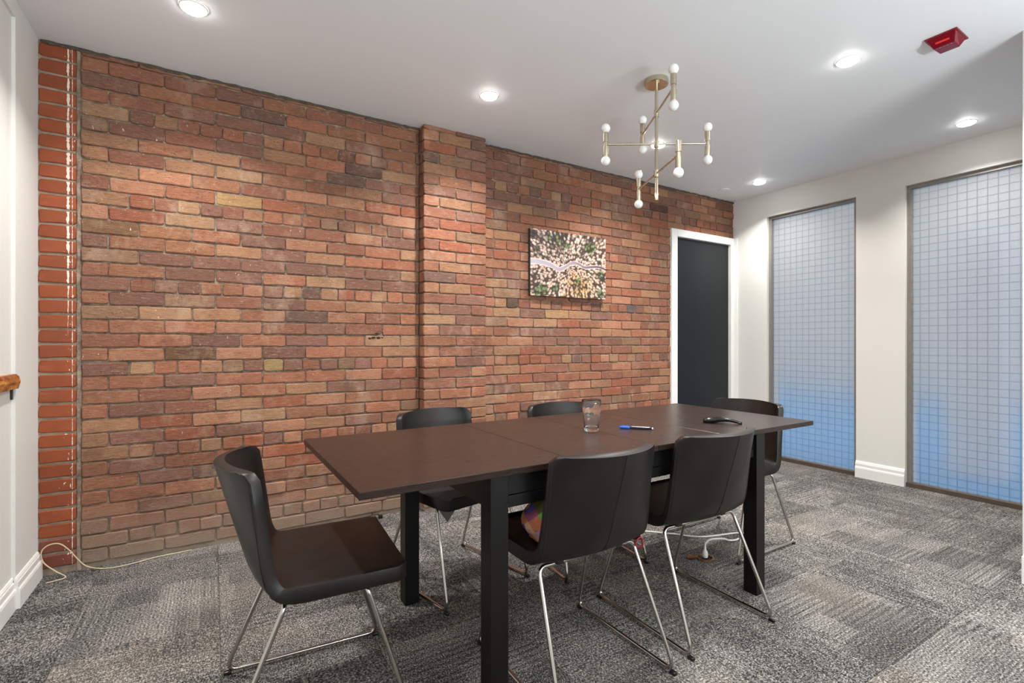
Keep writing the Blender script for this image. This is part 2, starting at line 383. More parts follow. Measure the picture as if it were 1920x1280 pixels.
def m_art():
    """aerial view of a pale autumn wood with a winding lane across it"""
    k = NT('aerial_forest_print'); o = k.obj(); s = k.sep(o)
    u = k.math('DIVIDE', s[0], 0.76); v = k.math('DIVIDE', s[2], 0.515)       # 0..1, v up
    cx = k.math('SUBTRACT', u, 0.5); cy = k.math('SUBTRACT', v, 0.45)
    r = k.math('SQRT', k.math('ADD', k.math('MULTIPLY', cx, cx), k.math('MULTIPLY', cy, cy)))
    ang = k.math('ARCTAN2', cy, cx)
    rs = k.math('POWER', k.math('ADD', r, 0.02), 0.72)
    pv = k.n('ShaderNodeCombineXYZ'); k.put(pv.inputs[0], k.math('MULTIPLY', cx, k.math('DIVIDE', rs, k.math('ADD', r, 0.02)))); k.put(pv.inputs[1], k.math('MULTIPLY', k.math('MULTIPLY', cy, 0.72), k.math('DIVIDE', rs, k.math('ADD', r, 0.02))))
    vo = k.n('ShaderNodeTexVoronoi', feature='F1'); k.put(vo.inputs['Vector'], pv.outputs[0]); vo.inputs['Scale'].default_value = 30; vo.inputs['Randomness'].default_value = 1.0
    dist = vo.outputs['Distance']; cc = k.n('ShaderNodeSeparateColor'); k.put(cc.inputs[0], vo.outputs['Color'])
    pos = k.n('ShaderNodeCombineXYZ'); k.put(pos.inputs[0], u); k.put(pos.inputs[1], v)
    zone = k.noise(pos.outputs[0], 4.2, 3, 0.6)
    fine = k.noise(pv.outputs[0], 110, 2, 0.6)
    pale = k.ramp(cc.outputs[0], [(0.0, srgb(214, 186, 170)), (0.4, srgb(232, 208, 196)), (0.7, srgb(206, 172, 150)), (1.0, srgb(240, 226, 214))])
    gold = k.ramp(cc.outputs[1], [(0.0, srgb(196, 150, 90)), (1.0, srgb(222, 190, 132))])
    green = k.ramp(cc.outputs[2], [(0.0, srgb(84, 100, 62)), (0.6, srgb(132, 146, 96)), (1.0, srgb(106, 122, 98))])
    goldz = k.math('MULTIPLY', k.rng(v, 0.5, 0.28), k.rng(k.math('ABSOLUTE', k.math('SUBTRACT', u, 0.62)), 0.26, 0.06))
    c = k.mix(k.math('MULTIPLY', goldz, k.rng(zone, 0.3, 0.5)), pale, gold)
    c = k.mix(k.rng(fine, 0.35, 0.62, 0.5, 0.0), c, srgb(150, 112, 92))
    def blob(bx, by, rad):
        dd = k.math('SQRT', k.math('ADD', k.math('POWER', k.math('SUBTRACT', u, bx), 2), k.math('POWER', k.math('SUBTRACT', v, by), 2)))
        return k.rng(k.math('ADD', dd, k.math('MULTIPLY', k.math('SUBTRACT', zone, 0.5), 0.3)), rad, rad*0.6)
    gm = None
    for b in ((0.33, 0.88, 0.12), (0.42, 0.80, 0.07), (0.80, 0.80, 0.13), (0.93, 0.40, 0.09), (0.12, 0.10, 0.10), (0.30, 0.13, 0.06), (0.58, 0.28, 0.06), (0.92, 0.08, 0.08)):
        g = blob(*b); gm = g if gm is None else k.math('MAXIMUM', gm, g)
    c = k.mix(gm, c, green)
    c = k.mix(k.math('MULTIPLY', k.rng(k.math('ADD', dist, k.math('MULTIPLY', k.math('SUBTRACT', fine, 0.5), 0.5)), 0.36, 0.66), 0.95), c, srgb(44, 28, 20))
    darkz = k.math('MULTIPLY', k.rng(k.math('SUBTRACT', v, k.math('MULTIPLY', u, 0.35)), 0.42, 0.75), k.rng(zone, 0.36, 0.52))
    c = k.mix(k.math('MULTIPLY', darkz, k.math('GREATER_THAN', cc.outputs[1], 0.42)), c, srgb(40, 28, 22))
    fc = k.n('ShaderNodeFloatCurve'); k.put(fc.inputs['Value'], u)
    cu = fc.mapping.curves[0]
    pts = [(0, .51), (.16, .505), (.27, .47), (.36, .425), (.44, .47), (.53, .54), (.62, .535), (.69, .495), (.8, .51), (.9, .52), (1, .485)]
    while len(cu.points) < len(pts): cu.points.new(0.5, 0.5)
    for q, (a, b) in zip(cu.points, pts): q.location = (a, b)
    fc.mapping.update()
    dr = k.math('ABSOLUTE', k.math('SUBTRACT', v, fc.outputs[0]))
    wv = k.rng(u, 0.0, 1.0, 0.034, 0.015)
    verge = k.math('LESS_THAN', dr, k.math('ADD', k.math('MULTIPLY', wv, 1.5), k.math('MULTIPLY', k.math('SUBTRACT', zone, 0.5), 0.05)))
    c = k.mix(k.math('MULTIPLY', verge, 0.85), c, srgb(228, 204, 198))
    c = k.mix(k.math('LESS_THAN', dr, wv), c, k.ramp(u, [(0.0, srgb(176, 174, 184)), (0.5, srgb(160, 138, 148)), (0.75, srgb(116, 96, 104)), (1.0, srgb(70, 56, 62))]))
    k.col(c); k.rough(0.45); return k.m
M['art'] = m_art()

def m_check():
    k = NT('checked_cotton'); o = k.obj()
    s = k.sep(k.mapping(o, (1, 1, 1), (0.3, 0.1, 0.2), (0.5, 0.4, 0.7)))
    def stair(a, ph): return k.math('FLOOR', k.math('MULTIPLY', k.math('ADD', a, ph), 25))
    pv = k.n('ShaderNodeCombineXYZ'); k.put(pv.inputs[0], stair(s[0], 3)); k.put(pv.inputs[1], stair(s[1], 5)); k.put(pv.inputs[2], stair(s[2], 7))
    wn_ = k.n('ShaderNodeTexWhiteNoise', noise_dimensions='3D'); k.put(wn_.inputs['Vector'], pv.outputs[0])
    k.col(k.ramp(wn_.outputs['Value'], [(0, srgb(26, 60, 70)), (.14, srgb(84, 72, 160)), (.28, srgb(190, 112, 72)), (.42, srgb(86, 172, 76)), (.56, srgb(172, 146, 178)), (.68, srgb(96, 92, 44)), (.8, srgb(150, 66, 110)), (.9, srgb(196, 150, 120))], 'CONSTANT'))
    k.rough(0.8); return k.m
M['check'] = m_check()

# ---------------------------------------------------------------- room shell
struct(box('ceiling', (XL-0.3, YB-0.1, H_ROOM), (XR+0.25, W+0.2, H_ROOM+0.1), M['ceil']))
floor = struct(box('floor', (XL-0.3, YB-0.1, -0.1), (XR+0.1, W+0.2, -0.007), M['slab']))
tile_meshes = {}
def tile_mesh(sx, sy):
    key = (round(sx, 3), round(sy, 3))
    if key not in tile_meshes:
        bm = bmesh.new(); g = 0.0006; c = 0.0016; z0 = -0.007
        ring = lambda d, z: [bm.verts.new((x, y, z)) for x, y in ((-sx/2+d, -sy/2+d), (sx/2-d, -sy/2+d), (sx/2-d, sy/2-d), (-sx/2+d, sy/2-d))]
        a, b, t = ring(g, z0), ring(g, -c), ring(g+c, 0.0)
        for p, q in ((a, b), (b, t)):
            for i in range(4): bm.faces.new((p[i], p[(i+1) % 4], q[(i+1) % 4], q[i]))
        bm.faces.new(t)
        me = bpy.data.meshes.new('carpet_tile'); bm.to_mesh(me); bm.free(); me.materials.append(M['carpet']); tile_meshes[key] = me
    return tile_meshes[key]
tx0, ty0, T = -0.977, 2.79, 0.5
for i in range(12):
    for j in range(-10, 2):
        x0, x1 = max(tx0+i*T, XL-0.02), min(tx0+(i+1)*T, XR+0.02)
        y0, y1 = max(ty0+j*T, -1.2), min(ty0+(j+1)*T, W+0.005)
        if x1-x0 < 0.02 or y1-y0 < 0.02: continue
        if x0 > XN and y1 < 0.3: continue
        rot = R_.choice((0, 0, 1)) if (x1-x0 > 0.49 and y1-y0 > 0.49) else 0
        o = bpy.data.objects.new('carpet_tile', tile_mesh(x1-x0, y1-y0)); COL.objects.link(o)
        o.location = ((x0+x1)/2, (y0+y1)/2, 0); o.rotation_euler = (0, 0, rot*pi/2); o.parent = floor

# left white wall: a proud post beside the bricks, and a shallow recessed bay with a header
YP = 2.879
struct(box('wall_left', (XL-0.1, YP, -0.007), (XL, W+0.1, H_ROOM), M['wall']))
bm = bmesh.new()
add_box(bm, (XL-0.12, YB, -0.007), (XL-0.012, YP, 2.50)); add_box(bm, (XL-0.12, YB, 2.50), (XL, YP, H_ROOM))
struct(from_bm('wall_left_bay', bm, M['wall']))
struct(box('wall_behind', (XL-0.1, YB-0.1, -0.007), (XN+0.1, YB, H_ROOM), M['wall']))
struct(box('wall_right_near', (XN, YB, -0.007), (XN+0.12, 0.737, H_ROOM), M['wall'], bev=0.004))
struct(box('baseboard_right_near', (XN-0.014, YB, 0), (XN, 0.737, 0.13), M['trim'], bev=0.003))
struct(box('wall_near_return', (XN+0.12, 0.35, -0.007), (XR+0.1, 0.45, H_ROOM), M['wall']))

def baseboard_profile(bm, p0, p1, nrm, h=0.125):
    """moulded skirting run from p0 to p1 (xy), face pointing along nrm"""
    prof = [(0, 0), (0.020, 0), (0.020, 0.072*h/0.125), (0.0185, 0.075*h/0.125), (0.0185, 0.079*h/0.125), (0.013, 0.085*h/0.125), (0.013, 0.104*h/0.125), (0.0125, 0.108*h/0.125), (0.0095, 0.112*h/0.125), (0.0095, 0.116*h/0.125), (0.004, h), (0, h)]
    A = [bm.verts.new((p0[0]+nrm[0]*d, p0[1]+nrm[1]*d, z)) for d, z in prof]
    B = [bm.verts.new((p1[0]+nrm[0]*d, p1[1]+nrm[1]*d, z)) for d, z in prof]
    for i in range(len(prof)-1): bm.faces.new((A[i], A[i+1], B[i+1], B[i]))
    bm.faces.new(A); bm.faces.new(list(reversed(B)))
bm = bmesh.new()
baseboard_profile(bm, (XL, YP-0.02), (XL, W-0.012), (1, 0), 0.128)
baseboard_profile(bm, (XL-0.012, YB), (XL-0.012, YP-0.001), (1, 0), 0.128)
bmesh.ops.recalc_face_normals(bm, faces=bm.faces)
struct(from_bm('baseboard_left', bm, M['trim']))

# window wall
WT = 2.345
bm = bmesh.new()
y1a, y1b, y2a, y2b = 2.049, 2.828, 0.78, 1.705
add_box(bm, (XR, y1b, -0.007), (XR+0.2, W+0.1, H_ROOM))
add_box(bm, (XR, y2b, -0.007), (XR+0.2, y1a, WT)); add_box(bm, (XR, 0.30, -0.007), (XR+0.2, y2a, WT))
add_box(bm, (XR, 0.30, WT), (XR+0.2, y1b, H_ROOM))
struct(from_bm('wall_right', bm, M['wall']))
bm = bmesh.new()
baseboard_profile(bm, (XR, y2b), (XR, y1a), (-1, 0), 0.135)
baseboard_profile(bm, (XR, y1b), (XR, W-0.012), (-1, 0), 0.135)
bmesh.ops.recalc_face_normals(bm, faces=bm.faces)
struct(from_bm('baseboard_right', bm, M['trim']))
for n_, (ya, yb) in enumerate(((y1a, y1b), (y2a, y2b)), 1):
    wdw = struct(bpy.data.objects.new('window_%d' % n_, None)); COL.objects.link(wdw); wdw.location = (XR+0.05, (ya+yb)/2, 0)
    def wb(name, lo, hi, mat, bev=0.0):
        o = box(name, Vector(lo)-wdw.location, Vector(hi)-wdw.location, mat, wdw, bev); return o
    f = 0.028
    wb('frame_head', (XR+0.03, ya, WT-f), (XR+0.075, yb, WT), M['alu'], 0.002)
    wb('frame_jamb', (XR+0.03, yb-f, 0.03), (XR+0.075, yb, WT-f), M['alu'], 0.002)
    wb('frame_jamb', (XR+0.03, ya, 0.03), (XR+0.075, ya+f, WT-f), M['alu'], 0.002)
    wb('frame_sill', (XR+0.012, ya, -0.006), (XR+0.08, yb, 0.034), M['sill'], 0.002)
    wb('pane', (XR+0.048, ya+f-0.004, 0.030), (XR+0.056, yb-f+0.004, WT-f+0.004), M['frost'])
# the yard behind the frosted panes, seen only as a blur through them
M['yard_blue'] = simple('blue_yard_paving', srgb(84, 160, 214), 0.8, nscale=3, amt=0.05)
M['yard_wall'] = simple('pale_yard_render', srgb(206, 201, 195), 0.9, nscale=2, amt=0.05)
M['yard_white'] = simple('brightener_white', srgb(245, 244, 246), 0.8, nscale=2, amt=0.02)
struct(box('floor_yard', (XR+0.2, -5.0, -0.12), (XR+8.0, 12.0, -0.02), M['yard_blue']))
struct(box('wall_yard', (XR+7.8, -5.0, -0.1), (XR+8.0, 12.0, 8.0), M['yard_wall']))
struct(box('wall_yard_brightener', (XR+0.9, 1.38, -0.02), (XR+1.2, 1.74, 2.1), M['yard_white']))  # white block added outside to brighten the wider window

# ---------------------------------------------------------------- brick wall
def zc(k):      # bed joint heights, counted down from the ceiling
    if k <= 12: return 2.544-0.0729*k
    if k <= 27: return 1.6695-0.0716*(k-12)
    return 0.596-0.0716*(k-27)
PAL = [(srgb(158, 104, 80), 5), (srgb(138, 92, 74), 6), (srgb(148, 102, 78), 5), (srgb(158, 118, 90), 4), (srgb(122, 88, 76), 3.4),
       (srgb(172, 122, 96), 3), (srgb(164, 128, 98), 1.3), (srgb(132, 95, 82), 3.4), (srgb(148, 90, 68), 2.4), (srgb(136, 106, 84), 1.4), (srgb(104, 82, 74), 0.7)]
SPECIAL = [  # (x, z, colour): bricks that stand out in the photograph
    (0.46, .60, (172, 98, 70)), (0.40, .50, (166, 96, 70)), (0.22, .53, (164, 92, 66)), (1.97, 1.42, (74, 66, 62)), (3.21, 1.41, (84, 84, 88)),
    (0.32, 1.00, (160, 138, 92)), (0.15, 1.96, (170, 138, 96)), (0.5, 2.05, (190, 140, 88)), (2.75, 2.06, (206, 160, 100)), (3.86, 2.35, (204, 158, 106)),
    (3.52, 2.33, (70, 50, 44)), (3.38, 2.36, (104, 88, 80)), (-0.42, 1.80, (118, 92, 62)), (-0.5, 1.70, (120, 90, 64)), (-0.25, 1.70, (150, 104, 74)),
    (0.0, 2.37, (100, 66, 56)), (-0.3, 2.45, (104, 68, 56)), (0.7, 2.3, (110, 74, 60)), (-0.2, 1.03, (110, 86, 62)), (-0.1, 1.03, (98, 74, 56)), (2.3, 1.37, (172, 136, 98))]
VAR = {}
def brick_mesh(L, Hh, depth, seed):
    key = (round(L, 2), round(Hh, 3), depth, seed % 6)
    if key in VAR: return VAR[key]
    r = random.Random(hash(key) & 0xffff)
    bm = bmesh.new()
    nx = 3 if L > 0.15 else (2 if L > 0.06 else 1)
    per = []; cr = min(.007, L/4)
    for sx, sz in ((-1, -1), (1, -1), (1, 1), (-1, 1)):
        a_, b_ = (sx*(L/2), sz*(Hh/2-cr)), (sx*(L/2-cr), sz*Hh/2)
        per += [a_, b_] if sx*sz > 0 else [b_, a_]
        if sx*sz < 0 or True:
            if (sx, sz) in ((-1, -1), (1, 1)) and nx > 1:
                for i in range(1, nx): per.append((sx*(L/2-L*i/nx), sz*Hh/2))
    j = lambda a: r.uniform(-a, a)
    m0 = [(x+j(.0022)*(1 if abs(x) > L/2-.001 else 2), z+j(.0018)) for x, z in per]
    def shr(p, d): return (p[0]-math.copysign(min(d, L/3), p[0]) if abs(p[0]) > L/2-.006 else p[0], p[1]-math.copysign(d, p[1]) if abs(p[1]) > Hh/2-.006 else p[1])
    B = [bm.verts.new((x, depth, z)) for x, z in m0]
    F = [bm.verts.new((x, .0035+j(.0012), z)) for x, z in m0]
    I = [bm.verts.new((*[shr(p, .0042+j(.0012))[0]], j(.0009), shr(p, .0042+j(.0012))[1])) for p in m0]
    n = len(per)
    for a, b in ((B, F), (F, I)):
        for i in range(n): bm.faces.new((a[i], a[(i+1) % n], b[(i+1) % n], b[i]))
    bm.faces.new(I)
    bmesh.ops.recalc_face_normals(bm, faces=bm.faces)
    me = bpy.data.meshes.new('brick'); bm.to_mesh(me); bm.free(); me.materials.append(M['brick'])
    VAR[key] = me; return me
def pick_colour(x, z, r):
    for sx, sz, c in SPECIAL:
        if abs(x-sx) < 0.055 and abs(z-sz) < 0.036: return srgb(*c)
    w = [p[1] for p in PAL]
    if z > 2.36: w = [w_*(0.3 if i in (0, 3, 5, 6, 8) else (2.2 if i in (4, 10) else 1.0)) for i, w_ in enumerate(w)]  # top rows lean to plum bricks, with shade under the ceiling painted in
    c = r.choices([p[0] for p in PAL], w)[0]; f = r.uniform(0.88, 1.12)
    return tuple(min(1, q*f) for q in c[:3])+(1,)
def visible_px(x, y, z, L, Hh):
    d = x*cos(1.0263)+y*sin(1.0263); return L*Hh/(d*d)
def row_edges(xa, xb, start, pitch):
    e = [xa]; x = start
    while x < xb-0.012:
        if x > xa+0.012: e.append(x)
        x += pitch
    e.append(xb); return e
def brick_field(parent, rows, r, y0, limit=300, hidden=None):
    """rows: (x0, x1, z0, z1) each brick incl. joints; lays single bricks, the rest past the limit joined"""
    items = []
    for (x0, x1, z0, z1) in rows:
        jx, jz = r.uniform(.0035, .0075), r.uniform(.005, .0095)
        L, Hh = x1-x0-jx, z1-z0-jz
        if L < 0.008: continue
        x, z = (x0+x1)/2+r.uniform(-.0015, .0015), (z0+z1)/2+r.uniform(-.0012, .0012)
        sz = visible_px(x, y0, z, L, Hh)*(0.2 if hidden and hidden(x, z) else 1)
        items.append((sz, x, z, L, Hh))
    items.sort(key=lambda t: -t[0])
    jm = bmesh.new(); lay = jm.loops.layers.float_color.new('brick_tint'); nj = 0
    for i, (sz, x, z, L, Hh) in enumerate(items):
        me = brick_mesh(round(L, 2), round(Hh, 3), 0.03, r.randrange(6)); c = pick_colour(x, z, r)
        y = y0+r.uniform(-.0035, .0035)
        mat = Matrix.Translation((x, y, z)) @ Matrix.Rotation(r.gauss(0, .006), 4, 'Y') @ Matrix.Rotation(r.gauss(0, .010), 4, 'Z') @ Matrix.Rotation(r.gauss(0, .02), 4, 'X')
        mat = mat @ Matrix.Diagonal((L/round(L, 2), 1, 1, 1))
        if i < limit:
            o = bpy.data.objects.new('brick', me); COL.objects.link(o); o.parent = parent; o.matrix_local = mat
            o.color = c
        else:
            vs = [jm.verts.new(mat @ v.co) for v in me.vertices]
            for p in me.polygons:
                f = jm.faces.new([vs[q] for q in p.vertices])
                for l in f.loops: l[lay] = c
            nj += 1
    if nj:
        o = from_bm('further_bricks', jm, M['brick_joined'], parent); o['kind'] = 'stuff'
    else: jm.free()
ZTOP, ZB = H_ROOM+0.004, 0.0
def courses():
    out = [(-1, zc(0), ZTOP)]
    for k in range(0, 36):
        z1, z0 = zc(k), max(zc(k+1), ZB)
        if z1-z0 > 0.03: out.append((k, z0, z1))
    return out
BACK = 0.010   # how far the mortar lies behind the brick faces
XA, XPL, XPR, XD = -0.560, 1.196, 1.660, 3.668
YPF = W-0.09   # pilaster face
# left bay
wl = struct(box('wall_back_left', (XA-0.01, W+BACK, -0.007), (XPL+0.03, W+0.1, H_ROOM), M['mortar']))
r = random.Random(21); rows = []
for k, z0, z1 in courses():
    t = (k-3) % 6
    if t == 0 and k > 0: e = [XA]+row_edges(XA+0.190, XPL+0.004, XA+0.190, 0.1035)
    else: e = row_edges(XA, XPL+0.004, XA+(0.107 if t in (0, 1, 3, 5) else 0.230), 0.2325)
    dz = r.uniform(-.001, .001)
    rows += [(a, b, z0, z1) for a, b in zip(e, e[1:])]
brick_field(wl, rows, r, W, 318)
# right bay, running on over the door
bm = bmesh.new(); add_box(bm, (XPR-0.03, W+BACK, -0.007), (XD+0.03, W+0.1, H_ROOM)); add_box(bm, (XD+0.03, W+BACK, 2.15), (XR, W+0.1, H_ROOM))
wr = struct(from_bm('wall_back_right', bm, M['mortar']))
r = random.Random(22); rows = []
for k, z0, z1 in courses():
    t = (k-3) % 6; xe = XR+0.004 if z0 > 2.17 else XD+0.004
    if z0 <= 2.195 < z1 and z1 > 2.20: pass
    if t == 0 and k > 0: e = row_edges(XPR, xe, 1.784, 0.1025)
    else: e = row_edges(XPR, xe, 1.773+(0 if t in (0, 1, 3, 5) else 0.116), 0.2325)
    rows += [(a, b, z0, z1) for a, b in zip(e, e[1:])]
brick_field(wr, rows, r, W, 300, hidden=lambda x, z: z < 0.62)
# pilaster
wp = struct(box('wall_back_pilaster', (XPL+BACK, YPF+BACK, -0.007), (XPR-BACK, W+0.05, H_ROOM), M['mortar']))
r = random.Random(23); rows = []; side = []
for k, z0, z1 in courses():
    if k % 2 == 0: e = [XPL, XPL+0.109, XPL+0.346, XPR]
    else: e = [XPL, XPL+0.232, XPR]
    rows += [(a+(0.0 if a > XPL else -.004), b+(0.004 if b == XPR else 0), z0, z1) for a, b in zip(e, e[1:])]
    side.append((z0, z1))
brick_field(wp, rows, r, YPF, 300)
for z0, z1 in side:      # the narrow return of the pilaster
    Hh = z1-z0-r.uniform(.007, .011)
    me = brick_mesh(0.08, round(Hh, 3), 0.03, r.randrange(6))
    o = bpy.data.objects.new('brick', me); COL.objects.link(o); o.parent = wp
    o.matrix_local = Matrix.Translation((XPL+r.uniform(-.002, .002), (YPF+W)/2+.003, (z0+z1)/2)) @ Matrix.Rotation(-pi/2, 4, 'Z')
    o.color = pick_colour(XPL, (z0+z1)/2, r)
# smooth red strip in the corner, with its pale mortar seam
XC = -0.576
wc = struct(box('wall_back_corner', (XL-0.02, W+0.006, -0.007), (XC+0.004, W+0.1, H_ROOM), simple('pale_mortar', srgb(146, 130, 114), 0.95, nscale=30, amt=0.25, bump=0.5)))
bm = bmesh.new()
nz = 60
g = [[bm.verts.new((x+R_.uniform(-.0018, .0018), y+R_.uniform(-.0015, .0015), H_ROOM*i/nz-0.005)) for x, y in ((XC-.001, W+.008), (XC+.003, W-.0015), (XA-.003, W-.0005), (XA+.002, W+.008))] for i in range(nz+1)]
for a, b in zip(g, g[1:]):
    for i in range(3): bm.faces.new((a[i], a[i+1], b[i+1], b[i]))
sm = from_bm('mortar_seam', bm, M['mortar'], wc)
zr = 2.566; r = random.Random(24)
while zr > 0.02:
    z0 = max(zr-0.0725, 0.0); Hh = zr-z0-0.0115
    if Hh < 0.02: break
    o = bpy.data.objects.new('brick', brick_mesh(0.14, round(Hh, 3), 0.03, r.randrange(3))); COL.objects.link(o); o.parent = wc
    o.matrix_local = Matrix.Translation(((XL+XC)/2+.002, W+r.uniform(-.0015, .001), (zr+z0)/2)) @ Matrix.Rotation(r.gauss(0, .006), 4, 'Y')
    f = r.uniform(.85, 1.12); c = srgb(146, 70, 32) if z0 > .12 else srgb(130, 70, 54); o.color = tuple(q*f for q in c[:3])+(1,)
    o.material_slots[0].link = 'OBJECT'; o.material_slots[0].material = M['redbrick']
    zr = z0
# broken gap where two bricks of the left bay have spalled
M['hole'] = simple('dark_cavity_rubble', srgb(52, 34, 26), 0.95, nscale=90, amt=0.4)
bm = bmesh.new(); rr = random.Random(3)
for a0, a1, rad in ((0.0, 0.004, .009), (-0.022, -0.022, .010), (-0.045, -0.027, .008), (0.010, -0.022, .010), (0.034, -0.022, .006)):
    bmesh.ops.create_icosphere(bm, subdivisions=2, radius=rad, matrix=Matrix.Translation((0.909+a0, W+0.002, 1.176+a1)) @ Matrix.Diagonal((1.5, .5, .8, 1)))
for v in bm.verts: v.co += Vector((rr.uniform(-.002, .002), rr.uniform(-.001, .001), rr.uniform(-.002, .002)))
add_tube(bm, spline([(0.915, W-.002, 1.196), (0.932, W-.010, 1.196), (0.946, W-.008, 1.178), (0.952, W-.003, 1.160)]), .0018, 6)
hp = from_bm('crumbled_mortar', bm, M['hole'], wl)
# ragged mortar bead under the ceiling line
bm = bmesh.new()
def bead(xa, xb, y):
    n = int((xb-xa)/0.03); P = []
    for i in range(n+1): P.append(Vector((xa+(xb-xa)*i/n, y+R_.uniform(-.002, .002), H_ROOM-R_.uniform(.004, .012))))
    add_tube(bm, P, [R_.uniform(.006, .013) for _ in P], 6)
bead(XL+.01, XPL, W+.002); bead(XPR, XR, W+.002)
M['dark_mortar'] = simple('dark_ragged_mortar', srgb(84, 74, 64), 0.95, nscale=60, amt=0.3, bump=0.4)
from_bm('mortar_bead', bm, M['dark_mortar'], wl)

# ---------------------------------------------------------------- door
dr = struct(bpy.data.objects.new('door_1', None)); COL.objects.link(dr); dr.location = (XD, W, 0)
def db(name, lo, hi, mat, bev=0.0): return box(name, Vector(lo)-dr.location, Vector(hi)-dr.location, mat, dr, bev)
LZ, LA, LB = 2.125, 3.748, 4.553
db('casing_jamb', (XD, W-0.018, 0), (LA, W+0.06, 2.195), M['trim'], 0.003)
db('casing_jamb', (LB, W-0.018, 0), (XR-0.001, W+0.06, 2.195), M['trim'], 0.003)
db('casing_head', (LA, W-0.018, LZ), (LB, W+0.06, 2.195), M['trim'], 0.003)
db('door_leaf', (LA+0.002, W+0.012, 0.006), (LB-0.004, W+0.05, LZ-0.003), M['door'], 0.002)
struct(box('trim_1', (XR-0.012, W-0.055, 0), (XR, W-0.019, 2.195), M['trim'], bev=0.003))

# ---------------------------------------------------------------- ceiling fittings
def downlight(x, y, label, watts=None):
    t = thing('downlight', label, 'downlight', (x, y, H_ROOM), 0, 'round recessed ceiling lights')
    lathe('trim_ring', [(0.056, -0.0005), (0.056, -0.004), (0.052, -0.0065), (0.047, -0.006), (0.047, -0.0005)], M['trim'], t, 40, cap=False)
    lathe('lens', [(0.0475, -0.003), (0.0475, -0.009), (0.040, -0.0150), (0.02, -0.0185), (0.0, -0.0195)], M['lens'], t, 40)
    l = area('downlight_lamp', (x, y, H_ROOM-0.023), (0, 0, 0), 0.09, watts or LAMP_W, LAMP, 'DISK')
    return t
downlight(-0.072, 2.546, 'lit round downlight above the left end of the brick wall', 17.0)
downlight(1.386, 2.548, 'lit round downlight in the ceiling before the brick pilaster')
downlight(2.794, 2.543, 'lit round downlight seen behind the stem of the brass chandelier')
downlight(2.796, 1.278, 'lit round downlight in mid ceiling, nearest the red alarm')
downlight(4.248, 1.232, 'lit round downlight close to the wider frosted window', 13.0)
downlight(4.227, 2.66, 'lit round downlight near the corner above the dark door', 15.0)
cp = lathe('ceiling_cover', [(0.052, 0.0), (0.052, -0.003), (0.046, -0.005), (0.0, -0.005)], M['ceil'], None, 32)
setloc(cp, (4.158, 2.975, H_ROOM)); tag(cp, 'flush white round cover plate on the ceiling near the door corner', 'cover plate')

# chandelier
ch = thing('chandelier', 'pale brass rod chandelier with round white bulbs hanging over the table', 'chandelier', (2.099, 1.923, H_ROOM))
lathe('canopy', [(0.0, -0.0), (0.062, -0.0), (0.064, -0.003), (0.064, -0.027), (0.061, -0.030), (0.0, -0.030)], M['brass'], ch, 48)
for sx in (-1, 1): lathe('canopy_screw', [(0.0, 0), (0.004, 0), (0.004, -0.007), (0, -0.008)], M['brass'], ch, 12).location = (sx*0.04*cos(1.0), sx*0.04*sin(1.0), -0.030)
ZB_ = 1.909-H_ROOM
lathe('stem', [(0.0, ZB_), (0.0105, ZB_), (0.0105, ZB_+.04), (0.0092, ZB_+.042), (0.0092, -0.028)], M['brass'], ch, 20)
for zz, ang in ((2.389, 59.4), (2.22, -32.7), (2.056, 64.5)):
    z = zz-H_ROOM; a = radians(ang); d = Vector((cos(a), sin(a), 0))
    lathe('hub', [(0.0125, z-.020), (0.0135, z-.019), (0.0135, z+.019), (0.0125, z+.020)], M['brass'], ch, 20)
    tube('arm', [d*-0.268+Vector((0, 0, z)), d*0.268+Vector((0, 0, z))], 0.0056, M['brass'], ch, 12)
    for s in (-1, 1):
        c = d*s*0.280
        missing = (zz == 2.056 and ang == 64.5 and s == -1)
        so = lathe('socket', [(0.0, -.066), (.0145, -.066), (.0150, -.062), (.0150, -.013), (.0115, -.012), (.0115, .012), (.0150, .013), (.0150, .062), (.0145, .066), (0.0, .066)], M['brass'], ch, 24)
        so.location = c+Vector((0, 0, z))
        for v in (-1, 1):
            if v > 0 and missing: continue       # this socket holds no upper bulb in the photograph
            prof = [(0.0115, -0.002), (0.0125, 0.004)]+[(.0255*sin(radians(q)), .026-.0255*cos(radians(q))) for q in range(35, 181, 12)]+[(0.0, 0.0515)]
            b = lathe('bulb', [(r_, v*h_) for r_, h_ in prof], M['bulb'], so, 24, cap=False); b.location = (0, 0, v*.064)

# fire alarm on the ceiling
al = thing('fire_alarm', 'red wedge-shaped fire alarm strobe fixed to the ceiling', 'fire alarm', (2.999, 0.944, H_ROOM), radians(1))
box('base_plate', (-0.076, -0.062, -0.008), (0.076, 0.062, 0.0), M['red'], al, 0.003)
bm = bmesh.new()
lo = [(-.066, -.054), (.066, -.054), (.066, .054), (-.066, .054)]; hi = [(-.046, -.026), (.010, -.030), (.010, .042), (-.046, .040)]
hi = [(-.030, -.040), (.046, -.036), (.046, .036), (-.030, .040)]
A = [bm.verts.new((x, y, -.008)) for x, y in lo]; B = [bm.verts.new((x, y, -.042)) for x, y in hi]
for i in range(4): bm.faces.new((A[i], A[(i+1) % 4], B[(i+1) % 4], B[i]))
bm.faces.new(list(reversed(B))); bmesh.ops.recalc_face_normals(bm, faces=bm.faces)
bmesh.ops.bevel(bm, geom=list(bm.edges), offset=.003, segments=2, profile=.5, affect='EDGES')
from_bm('housing', bm, M['red'], al)
st = box('strobe_lens', (-.0045, -.026, -.0012), (.0045, .026, .0012), M['red_bright'], al, .0008); st.location = (-.049, 0, -.0266); st.rotation_euler = (0, radians(43), 0)
bm = bmesh.new()
